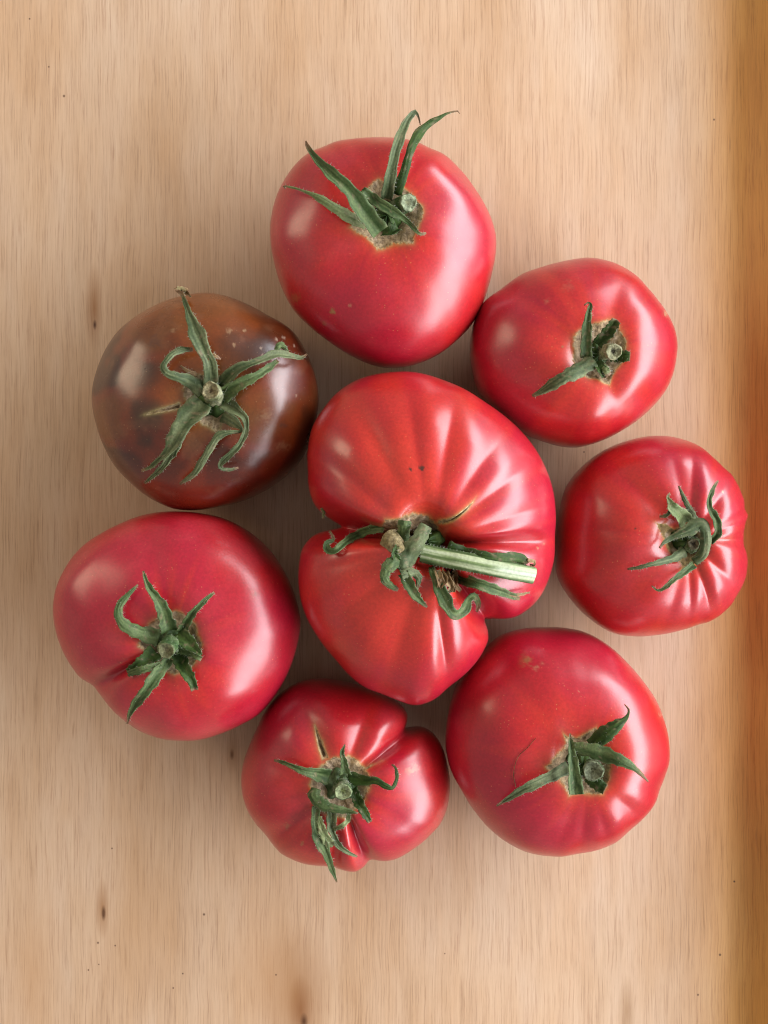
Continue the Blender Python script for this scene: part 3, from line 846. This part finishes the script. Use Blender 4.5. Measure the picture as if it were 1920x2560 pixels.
P = resample(T.cv([(560, 1145, 5), (546, 1050, 5), (575, 945, 5), (640, 880, 4), (695, 815, 3)]), 30)
W = place(T, P, np.full(30, 0.00035))
keep = T.root; T.root = None
fib = tube(T, 'dry_fibre', W, np.linspace(0.00016, 0.00010, 30), ((0.10, 0.045, 0.02), (0.20, 0.10, 0.05)), None, seg=6, seed=2)
T.root = keep
fib.location = T.origin.tolist()
fib['label'] = 'thin curved brown plant fibre lying on the lower right tomato'; fib['category'] = 'plant fibre'

# ------------------------------------------------------------------ 5: bottom, lobed
T = tomato(name='tomato', label='lobed red tomato with brown growth crack and drooping sepals, lowest on the board', seed=53,
    crop=(580, 1680, 560 / 1659), stem=(800, 840), zeq=0.025, A=0.030, D=0.009, s0=0.22, hub_h=0.0055, hub_px=48, nphi=520, lump=0.0022,
    outline=[(490, 75), (350, 165), (250, 280), (180, 420), (130, 540), (90, 650), (68, 770), (75, 900), (110, 1020), (170, 1120), (250, 1210), (310, 1290), (370, 1350), (470, 1400), (570, 1430), (700, 1440), (760, 1450), (850, 1478), (930, 1475), (980, 1440), (1030, 1395), (1120, 1405), (1220, 1385), (1350, 1310), (1450, 1230), (1540, 1130), (1590, 1020), (1610, 920), (1615, 800), (1595, 680), (1560, 560), (1490, 450), (1400, 398), (1305, 400), (1308, 340), (1270, 260), (1170, 180), (1000, 110), (800, 62), (640, 45)],
    grooves=[((1320, 390), 0.17, 5.0, 0.2, 1.2), ((570, 280), 0.13, 4.2, 0.25, 1.0), ((1010, 250), 0.12, 4.0, 0.25, 1.0), ((120, 890), 0.09, 2.0, 0.3, 0.95), ((270, 1240), 0.12, 4.2, 0.25, 1.1), ((1010, 1395), 0.10, 5.0, 0.3, 1.2), ((750, 1450), 0.12, 3.0, 0.3, 1.1), ((1450, 1100), 0.16, 1.6, 0.4, 0.9), ((130, 560), 0.2, 1.5, 0.3, 0.9)],
    cork=[[(560, 830), (600, 740), (690, 640), (780, 625), (860, 595), (920, 650), (985, 690), (1020, 740), (1030, 850), (1000, 960), (900, 1040), (880, 1110), (700, 1080), (600, 980)], [(980, 730, 60), (1040, 690, 34), (1115, 655, 5)], [(700, 660, 80), (660, 540, 66), (625, 430, 30), (610, 370, 6)]],
    cracks=[[(690, 640, 50), (655, 540, 40), (625, 440, 20), (612, 390, 4)]],
    marks=[(410, 1145, 32, OLV, 0.4, 0.8), (520, 1275, 24, OLV, 0.5, 0.7), (1350, 715, 50, TAN, 0.35, 0.8), (1310, 730, 40, TAN, 0.3, 0.8), (1100, 548, 7, DRK, 0.8, 0.5)], warm=0.5)
hub(T, 175, 5, 'green')
cx = T.calyx
ribbon(T, cx, [(720, 775, 120), (620, 750, 100), (540, 735, 58), (450, 700, 40), (380, 670, 28), (312, 653, 16)], arch=3, tip=3, style='green', fold=0.3)
ribbon(T, cx, [(840, 750, 90), (830, 660, 48), (815, 600, 36), (836, 536, 10)], arch=2, tip=4, style='green', fold=0.4)
ribbon(T, cx, [(860, 800, 120), (970, 810, 90), (1060, 810, 62), (1130, 845, 46), (1190, 860, 34), (1222, 790, 30), (1212, 710, 20), (1182, 686, 10)], arch=3, tip=4, style='dark', fold=-0.3, n=36, tipc=0.08)
ribbon(T, cx, [(890, 870, 76), (940, 970, 74), (980, 1040, 66), (1022, 1112, 30)], arch=2, tip=2, style='dark', fold=0.35, tipc=0.06)
ribbon(T, cx, [(620, 860, 80), (605, 920, 100), (650, 975, 96), (730, 1012, 78), (830, 1028, 50), (934, 1046, 14)], arch=3, tip=4, start=3, style='green', fold=-0.3, tipc=0.05)
ribbon(T, cx, [(620, 990, 60), (620, 1130, 72), (640, 1220, 92), (685, 1310, 72), (730, 1430, 46), (776, 1556, 10)], arch=2, tip=3, style='green', fold=0.4, tipc=0.05)
ribbon(T, cx, [(652, 1068, 22), (655, 1110, 46), (675, 1180, 66), (705, 1240, 78), (752, 1287, 46)], arch=2, tip=1, start=4, style='pale', fold=0.2, tipc=0)
ribbon(T, cx, [(740, 1000, 80), (738, 1130, 72), (750, 1200, 50), (790, 1280, 44), (850, 1330, 34), (928, 1366, 14)], arch=2, tip=2, style='grey', fold=0.4, tipc=0.06)
ribbon(T, cx, [(865, 1040, 24), (855, 1100, 36), (805, 1145, 36), (750, 1162, 30)], arch=2, tip=3, start=2, style='pale', fold=0.2, tipc=0)
stem(T, (795, 850), (822, 885), 62, 60, 7.0, cap=(0.34, 0.40, 0.24), cap_in=(0.20, 0.24, 0.10))
flush_hairs(T)

# ------------------------------------------------------------------ 6: lower left
T = tomato(name='tomato', label='wide smooth red tomato with a single side crease, leftmost on the board', seed=67,
    crop=(120, 1260, 640 / 1659), stem=(790, 905), zeq=0.033, A=0.033, D=0.010, s0=0.20, hub_h=0.0065, hub_px=55,
    outline=[(880, 48), (1000, 60), (1130, 90), (1260, 150), (1380, 240), (1480, 350), (1560, 490), (1610, 620), (1638, 760), (1625, 880), (1590, 1010), (1540, 1130), (1460, 1260), (1360, 1370), (1240, 1440), (1120, 1490), (980, 1530), (850, 1535), (720, 1520), (600, 1475), (500, 1410), (410, 1330), (340, 1240), (290, 1180), (200, 1120), (120, 1010), (70, 900), (40, 790), (28, 680), (45, 560), (90, 450), (160, 340), (250, 250), (360, 180), (480, 120), (600, 75), (740, 50)],
    grooves=[((290, 1190), 0.13, 5.0, 0.2, 1.1), ((745, 200), 0.16, 1.6, 0.2, 0.8), ((330, 700), 0.35, 1.6, 0.2, 0.7)],
    cork=[[(580, 930), (600, 830), (650, 755), (740, 720), (830, 680), (900, 720), (960, 780), (1000, 910), (985, 1000), (945, 1055), (880, 1100), (800, 1112), (720, 1060), (640, 980)]],
    marks=[(1265, 510, 9, DRK, 0.5, 0.6), (1340, 585, 40, OLV, 0.2, 0.9), (1350, 580, 14, DRK, 0.3, 0.7)], warm=0.24)
hub(T, 130, 5, 'green')
cx = T.calyx
ribbon(T, cx, [(720, 865, 120), (590, 830, 90), (500, 785, 72), (456, 720, 60), (470, 650, 50), (520, 590, 34), (584, 522, 14)], arch=4, tip=4, style='green', fold=-0.3, tipc=0.06, n=36)
ribbon(T, cx, [(785, 820, 120), (750, 700, 90), (710, 620, 66), (660, 550, 46), (632, 490, 28), (618, 434, 14)], arch=3, tip=4, style='green', fold=0.4, tipc=0.06)
ribbon(T, cx, [(860, 830, 70), (930, 715, 50), (980, 660, 40), (1030, 610, 28), (1078, 572, 18)], arch=2, tip=5, style='green', fold=0.5, tipc=0.08)
ribbon(T, cx, [(840, 840, 110), (900, 890, 106), (950, 935, 66), (994, 980, 22)], arch=2, tip=2, style='dark', fold=0.35, tipc=0)
ribbon(T, cx, [(850, 945, 40), (920, 965, 38), (997, 1000, 34)], arch=2, tip=2, start=2, style='green', tipc=0.05)
ribbon(T, cx, [(850, 970, 110), (890, 1070, 90), (930, 1140, 62), (952, 1204, 46)], arch=2, tip=2, style='dark', fold=0.4, tipc=0.08)
ribbon(T, cx, [(700, 960, 120), (600, 1045, 88), (522, 1092, 56)], arch=2, tip=2, style='dark', fold=0.3, tipc=0)
ribbon(T, cx, [(730, 1035, 34), (620, 1072, 52), (516, 1098, 36)], arch=1, tip=2, start=3, style='green', fold=0.2, tipc=0)
ribbon(T, cx, [(790, 1000, 60), (700, 1110, 82), (640, 1200, 76), (570, 1290, 56), (530, 1360, 30), (514, 1422, 10)], arch=3, tip=3, style='green', fold=0.35)
stem(T, (795, 900), (765, 948), 60, 54, 7.5, cap=(0.26, 0.27, 0.16), cap_in=(0.32, 0.30, 0.20), cols=(GREEN['green'][0], GREEN['green'][1]))
flush_hairs(T)

# ------------------------------------------------------------------ 7: the brown tomato
T = tomato(name='tomato', label='brown and olive tomato with withered star-shaped calyx', seed=71, mat=M_BROWN, color=brown_color,
    crop=(220, 700, 600 / 1659), stem=(860, 820), zeq=0.030, A=0.030, D=0.008, s0=0.20, hub_h=0.0055, hub_px=55,
    outline=[(780, 88), (900, 95), (1020, 130), (1130, 180), (1240, 240), (1350, 300), (1430, 370), (1500, 480), (1550, 590), (1585, 720), (1595, 830), (1580, 960), (1550, 1080), (1500, 1200), (1420, 1310), (1300, 1410), (1180, 1480), (1050, 1535), (920, 1565), (780, 1590), (640, 1590), (530, 1560), (400, 1490), (280, 1390), (180, 1280), (100, 1130), (50, 980), (25, 840), (35, 710), (70, 590), (130, 460), (210, 350), (330, 250), (470, 170), (620, 115)],
    grooves=[((450, 720), 0.25, 2.0, 0.2, 0.6), ((900, 1400), 0.22, 2.2, 0.2, 0.7), ((720, 300), 0.2, 1.6, 0.2, 0.8), ((1350, 450), 0.22, 1.4, 0.2, 0.7), ((400, 1150), 0.2, 1.4, 0.2, 0.7), ((1300, 1000), 0.2, 1.4, 0.2, 0.7)],
    cork=[[(640, 760), (700, 660), (760, 640), (900, 640), (1020, 760), (1010, 930), (900, 1060), (780, 1010), (690, 900)], [(640, 868, 60), (520, 895, 48), (430, 922, 26), (365, 937, 4)]],
    cracks=[[(640, 870, 40), (520, 898, 30), (430, 922, 12), (390, 932, 3)]],
    marks=[(590, 350, 20, TAN, 0.4, 0.8), (975, 350, 26, TAN, 0.4, 0.8), (1080, 350, 14, TAN, 0.6, 0.5), (1300, 410, 15, (0.5, 0.38, 0.28), 0.6, 0.5), (1355, 400, 17, (0.5, 0.38, 0.28), 0.5, 0.6), (1195, 470, 11, (0.5, 0.38, 0.28), 0.5, 0.6), (1205, 515, 10, (0.5, 0.38, 0.28), 0.5, 0.6), (1425, 455, 9, (0.5, 0.38, 0.28), 0.5, 0.6), (1010, 450, 18, TAN, 0.5, 0.6), (470, 430, 60, (0.07, 0.03, 0.02), 0.5, 0.9), (330, 680, 70, (0.08, 0.035, 0.02), 0.45, 0.9), (1350, 1005, 40, (0.06, 0.03, 0.02), 0.6, 0.9), (1350, 1150, 50, TAN, 0.2, 0.9), (1230, 930, 60, TAN, 0.2, 0.9), (1440, 800, 8, (0.5, 0.4, 0.3), 0.5, 0.6)],
    rimcol=np.array((0.34, 0.30, 0.12)), corkcol=(0.34, 0.26, 0.16))
hub(T, 165, 5, 'dark')
cx = T.calyx
ribbon(T, cx, [(850, 760, 100), (850, 650, 100), (840, 570, 92), (800, 490, 96), (760, 390, 112), (715, 280, 72), (680, 180, 34), (655, 110, 28), (630, 70, 50)], arch=3, tip=5, style='grey', fold=0.35, tipc=0.1, n=40)
ribbon(T, cx, [(612, 60, 30), (660, 75, 44), (712, 118, 10)], arch=0.5, tip=3, start=5, style='brown', tipc=0, hairy=False, label='withered brown sepal tip')
ribbon(T, cx, [(810, 545, 50), (860, 520, 34), (918, 548, 14)], arch=1, tip=2, start=3, style='brown', tipc=0.3)
ribbon(T, cx, [(800, 770, 120), (690, 695, 84), (590, 662, 64), (540, 640, 50), (520, 590, 46), (570, 520, 44), (640, 482, 48), (725, 478, 26)], arch=5, tip=3, start=1, style='grey', fold=-0.3, n=40, tipc=0.05)
ribbon(T, cx, [(920, 740, 120), (1020, 630, 82), (1120, 582, 56), (1220, 545, 50), (1310, 513, 62), (1400, 525, 44), (1470, 540, 28), (1514, 512, 14)], arch=4, tip=5, style='grey', fold=0.35, n=40, tipc=0.07)
ribbon(T, cx, [(1296, 505, 20), (1318, 458, 48), (1345, 455, 44), (1385, 500, 14)], arch=2, tip=1, start=4, style='green', tipc=0)
ribbon(T, cx, [(930, 800, 120), (1060, 712, 84), (1150, 670, 60), (1230, 620, 54), (1312, 556, 26)], arch=3, tip=4, style='green', fold=0.4, tipc=0.04)
ribbon(T, cx, [(940, 850, 110), (1040, 915, 74), (1085, 960, 48), (1092, 1040, 36), (1052, 1130, 46), (990, 1200, 46), (918, 1268, 38), (920, 1302, 24), (980, 1312, 24), (1040, 1298, 14)], arch=4, tip=2, style='grey', fold=0.4, n=44, tipc=0.06)
ribbon(T, cx, [(930, 930, 110), (1020, 990, 64), (1062, 1042, 22), (980, 1052, 32), (905, 1075, 52), (850, 1150, 56), (790, 1250, 50), (730, 1340, 44), (634, 1410, 22)], arch=4, tip=2, style='grey', fold=-0.3, n=44, tipc=0.06)
ribbon(T, cx, [(800, 850, 170), (720, 930, 176), (650, 1020, 140), (600, 1110, 110), (555, 1185, 70), (500, 1235, 42), (440, 1290, 30), (370, 1318, 18)], arch=4, tip=2, start=1, style='grey', fold=0.25, n=40, tipc=0.07)
ribbon(T, cx, [(660, 1040, 60), (610, 1140, 72), (550, 1245, 52), (490, 1320, 38), (392, 1404, 18)], arch=2, tip=2, start=2, style='grey', fold=0.3, tipc=0.07)
ribbon(T, cx, [(640, 590, 10), (690, 630, 30), (750, 660, 50)], arch=1, tip=0, style='brown', tipc=0)
stem(T, (872, 820), (848, 765), 66, 58, 7.5, cap=(0.36, 0.32, 0.20), cap_in=(0.26, 0.20, 0.13), cols=((0.13, 0.15, 0.07), (0.28, 0.29, 0.18)))
flush_hairs(T)

# ------------------------------------------------------------------ 8: the huge folded tomato in the middle
def T8():
    T = tomato(name='tomato', label='huge deeply folded red tomato with long cut stem, in the middle of the ring', seed=83, nphi=720, ntop=170, n=2.35, n2=1.7,
        crop=(730, 910, 680 / 1659), stem=(830, 1085), zeq=0.042, A=0.038, D=0.020, s0=0.16, hub_h=0.013, hub_px=75, lump=0.0025, jit=10,
        outline=[(680, 45), (800, 58), (920, 95), (1050, 150), (1170, 225), (1290, 310), (1390, 400), (1480, 510), (1550, 640), (1595, 780), (1610, 930), (1605, 1040), (1600, 1180), (1570, 1300), (1520, 1410), (1450, 1490), (1360, 1545), (1280, 1558), (1212, 1556), (1178, 1572), (1204, 1640), (1190, 1710), (1140, 1800), (1060, 1890), (960, 1970), (880, 2040), (800, 2075), (730, 2080), (640, 2050), (540, 2010), (440, 1970), (350, 1900), (270, 1810), (180, 1700), (100, 1570), (55, 1450), (38, 1320), (45, 1200), (70, 1110), (150, 1030), (290, 992), (220, 945), (140, 870), (100, 760), (92, 620), (100, 480), (130, 370), (200, 260), (280, 170), (390, 100), (520, 60)],
        Amods=[((800, 300), 0.9, 0.003), ((1500, 1350), 0.35, -0.006)],
        Dmods=[], smods=[((820, 600), 0.5, 0.02), ((300, 1000), 0.3, 0.05), ((1500, 1150), 0.4, 0.10)],
        grooves=[((290, 992), 0.13, 24.0, 0.05, 1.5), ((1600, 1075), 0.08, 7.0, 0.1, 1.3), ((1190, 1560), 0.12, 20.0, 0.05, 1.5),
                 ((180, 560), 0.12, 3.0, 0.25, 1.0), ((430, 330), 0.11, 3.2, 0.25, 1.05), ((720, 330), 0.09, 3.0, 0.22, 1.0), ((960, 330), 0.08, 2.8, 0.22, 1.0), ((1230, 470), 0.075, 2.2, 0.25, 1.05), ((1390, 640), 0.06, 2.0, 0.25, 1.05), ((1530, 860), 0.055, 2.0, 0.25, 1.05),
                 ((920, 1800), 0.045, 2.2, 0.35, 1.05), ((1090, 1700), 0.06, 1.8, 0.35, 1.0), ((600, 1800), 0.14, 2.8, 0.25, 1.05), ((300, 1500), 0.12, 2.8, 0.25, 1.05), ((150, 1250), 0.08, 1.6, 0.25, 0.9), ((1400, 1400), 0.12, 1.2, 0.3, 0.9)],
        cork=[[(560, 935), (640, 930), (740, 905), (830, 915), (900, 980), (925, 1060), (860, 1120), (760, 1170), (640, 1160), (520, 1010)], [(880, 968, 40), (960, 952, 42), (1040, 905, 34), (1095, 850, 22), (1125, 806, 5)]],
        cracks=[[(920, 968, 16), (980, 948, 22), (1050, 895, 16), (1105, 840, 5)]],
        marks=[(720, 642, 12, DRK, 0.9, 0.4), (790, 636, 18, DRK, 0.9, 0.4), (917, 1478, 6, DRK, 0.8, 0.4), (1500, 1122, 12, TAN, 0.5, 0.7), (1535, 1098, 10, TAN, 0.5, 0.7)], warm=0.84, ora=np.array((0.53, 0.034, 0.018)), dp=2.4, corkcol=(0.20, 0.13, 0.07))
    hub(T, 120, 4, 'dark')
    cx = T.calyx
    R = lambda *a, **k: ribbon(T, cx, *a, **k)
    # left sepal curling over the lower lobe
    R([(560, 1000, 60), (480, 1010, 58), (400, 1045, 54), (320, 1090, 50), (260, 1140, 42), (216, 1130, 44), (212, 1090, 34), (250, 1075, 22), (245, 1045, 18), (228, 1018, 12)], arch=3, tip=2, style='green', fold=0.35, n=40, tipc=0.15)
    R([(690, 955, 84), (680, 1050, 76), (690, 1140, 60)], arch=2, tip=1, start=4, style='green', fold=-0.4, tipc=0)
    R([(825, 985, 80), (775, 1080, 104), (720, 1170, 124), (665, 1262, 80)], arch=3, tip=2, start=8, style='grey', fold=-0.35, tipc=0)
    R([(650, 1190, 90), (585, 1245, 80), (566, 1310, 54), (600, 1350, 44), (648, 1378, 24)], arch=2, tip=2, start=3, style='green', fold=-0.3, tipc=0.1)
    R([(665, 1285, 60), (735, 1268, 62), (775, 1305, 44), (764, 1375, 18)], arch=1, tip=1, start=4, style='grey', fold=-0.3, tipc=0.2)
    R([(680, 1275, 64), (730, 1370, 70), (770, 1430, 44), (824, 1482, 14)], arch=2, tip=1, start=2, style='green', fold=0.35, tipc=0.12)
    R([(850, 1240, 36), (880, 1320, 56), (925, 1420, 84), (985, 1525, 66), (1050, 1500, 62), (1075, 1440, 42), (1108, 1414, 44), (1136, 1460, 34), (1128, 1512, 10)], arch=3, tip=3, start=1, style='green', fold=0.3, n=44, tipc=0.12)
    R([(960, 1290, 50), (1100, 1330, 70), (1220, 1370, 62), (1320, 1405, 46), (1388, 1432, 22)], arch=2, tip=2, start=0, style='green', fold=0.35, tipc=0.06)
    R([(1270, 1385, 30), (1360, 1406, 24), (1450, 1392, 10)], arch=1, tip=2, start=1.5, style='brown', tipc=0.1)
    R([(950, 1110, 60), (1050, 1150, 70), (1180, 1180, 66), (1290, 1190, 76), (1380, 1190, 74), (1440, 1215, 44)], arch=3, tip=3, start=2, style='dark', fold=-0.3, tipc=0.04)
    R([(1435, 1200, 26), (1470, 1205, 22), (1476, 1225, 14), (1450, 1222, 10)], arch=0.5, tip=1, start=4, style='brown', tipc=0, hairy=False)
    R([(640, 1110, 30), (625, 1150, 40), (640, 1200, 50)], arch=1, tip=1, start=5, style='dark', tipc=0)
    # withered sepal between the lobes
    rng = random.Random(5)
    for k in range(5):
        x = 885 + 26 * k; y0 = 1262 + rng.uniform(-8, 8)
        R([(x, y0, 36), (x + rng.uniform(-10, 25), y0 + 50, 46), (x + rng.uniform(-10, 40), y0 + 95, 36), (x + rng.uniform(0, 40), y0 + 130, 20)], arch=2.5, tip=0.5 + k * 0.3, start=1, style='brown', fold=0.6, tipc=0, hairy=False, n=16, label='withered brown sepal')
    # small dried tips hanging in the left fold
    R([(180, 880, 16), (192, 905, 20), (190, 945, 10)], arch=0.5, tip=0, style='pale', tipc=0.2)
    # the long cut stem, split open along its upper side
    def spine(pts, lifts, n=34):
        P = resample(T.cv(pts), n)
        return place(T, P, np.interp(np.linspace(0, 1, n), np.linspace(0, 1, len(lifts)), lifts) * 0.001), P[:, 2]
    W, wpx = spine([(790, 1150, 112), (900, 1175, 112), (1100, 1215, 112), (1300, 1258, 110), (1468, 1288, 106)], [3.5, 4.5, 5.0, 5.5, 6.5])
    def stripe(a, t, C, V):
        ny = np.sin(a); lx = np.cos(a)
        f = sstep(0.05, 0.3, ny) * sstep(0.80, 0.62, np.abs(lx + 0.08))      # the opened upper face
        st = vnoise(np.stack([lx * 8, t * 2.2, t * 0], 1), 1.0, 4)
        C = mixc(C, (0.20, 0.27, 0.11), f * 0.85)
        C = mixc(C, (0.40, 0.46, 0.28), f * sstep(0.50, 0.68, st) * 0.9)
        C = mixc(C, (0.44, 0.50, 0.33), f * np.exp(-((lx - 0.42) / 0.12) ** 2) * 0.8)
        C = mixc(C, (0.44, 0.50, 0.33), f * np.exp(-((lx + 0.40) / 0.12) ** 2) * 0.8)
        C = mixc(C, (0.07, 0.12, 0.035), f * np.exp(-((lx - 0.05) / 0.15) ** 2) * sstep(0.72, 0.55, t) * 0.85)
        C = mixc(C, (0.46, 0.52, 0.42), f * np.exp(-((lx - 0.0) / 0.3) ** 2) * sstep(0.6, 0.75, t) * 0.8)
        return C
    tube(T, 'stem', W, wpx / 2 * (HC - W[:, 2]) / FP, ((0.045, 0.085, 0.025), (0.10, 0.15, 0.06)), T.root, cap=(0.45, 0.48, 0.34), cap_in=(0.5, 0.5, 0.4), flat=0.6, stripe=stripe, seg=72, seed=8, mat=M_STALK)
    rng = random.Random(77)
    kk = wpx / 2 * (HC - W[:, 2]) / FP
    for _ in range(260):
        i = rng.randrange(len(W)); sg = rng.choice((-1, 1))
        tn = W[min(i + 1, len(W) - 1)] - W[max(i - 1, 0)]; tn /= np.linalg.norm(tn); sd_ = np.cross(tn, (0, 0, 1.0))
        d = sd_ * sg * rng.uniform(0.5, 1) + np.array([0, 0, rng.uniform(-0.2, 0.7)]) + tn * rng.uniform(-0.5, 0.5)
        T.hairs.append((W[i] + sd_ * sg * kk[i] * 0.97, d / np.linalg.norm(d) * rng.uniform(0.0005, 0.0014)))
    # the short cut stub beside it
    W, wpx = spine([(672, 1140, 84), (630, 1098, 116), (590, 1055, 128)], [1.0, 5.0, 10.0], n=14)
    tube(T, 'cut_stub', W, wpx / 2 * (HC - W[:, 2]) / FP, ((0.19, 0.15, 0.07), (0.34, 0.28, 0.16)), T.root, cap=(0.62, 0.50, 0.30), cap_in=(0.40, 0.36, 0.17), flat=0.95, seg=36, seed=3)
    flush_hairs(T)
T8()
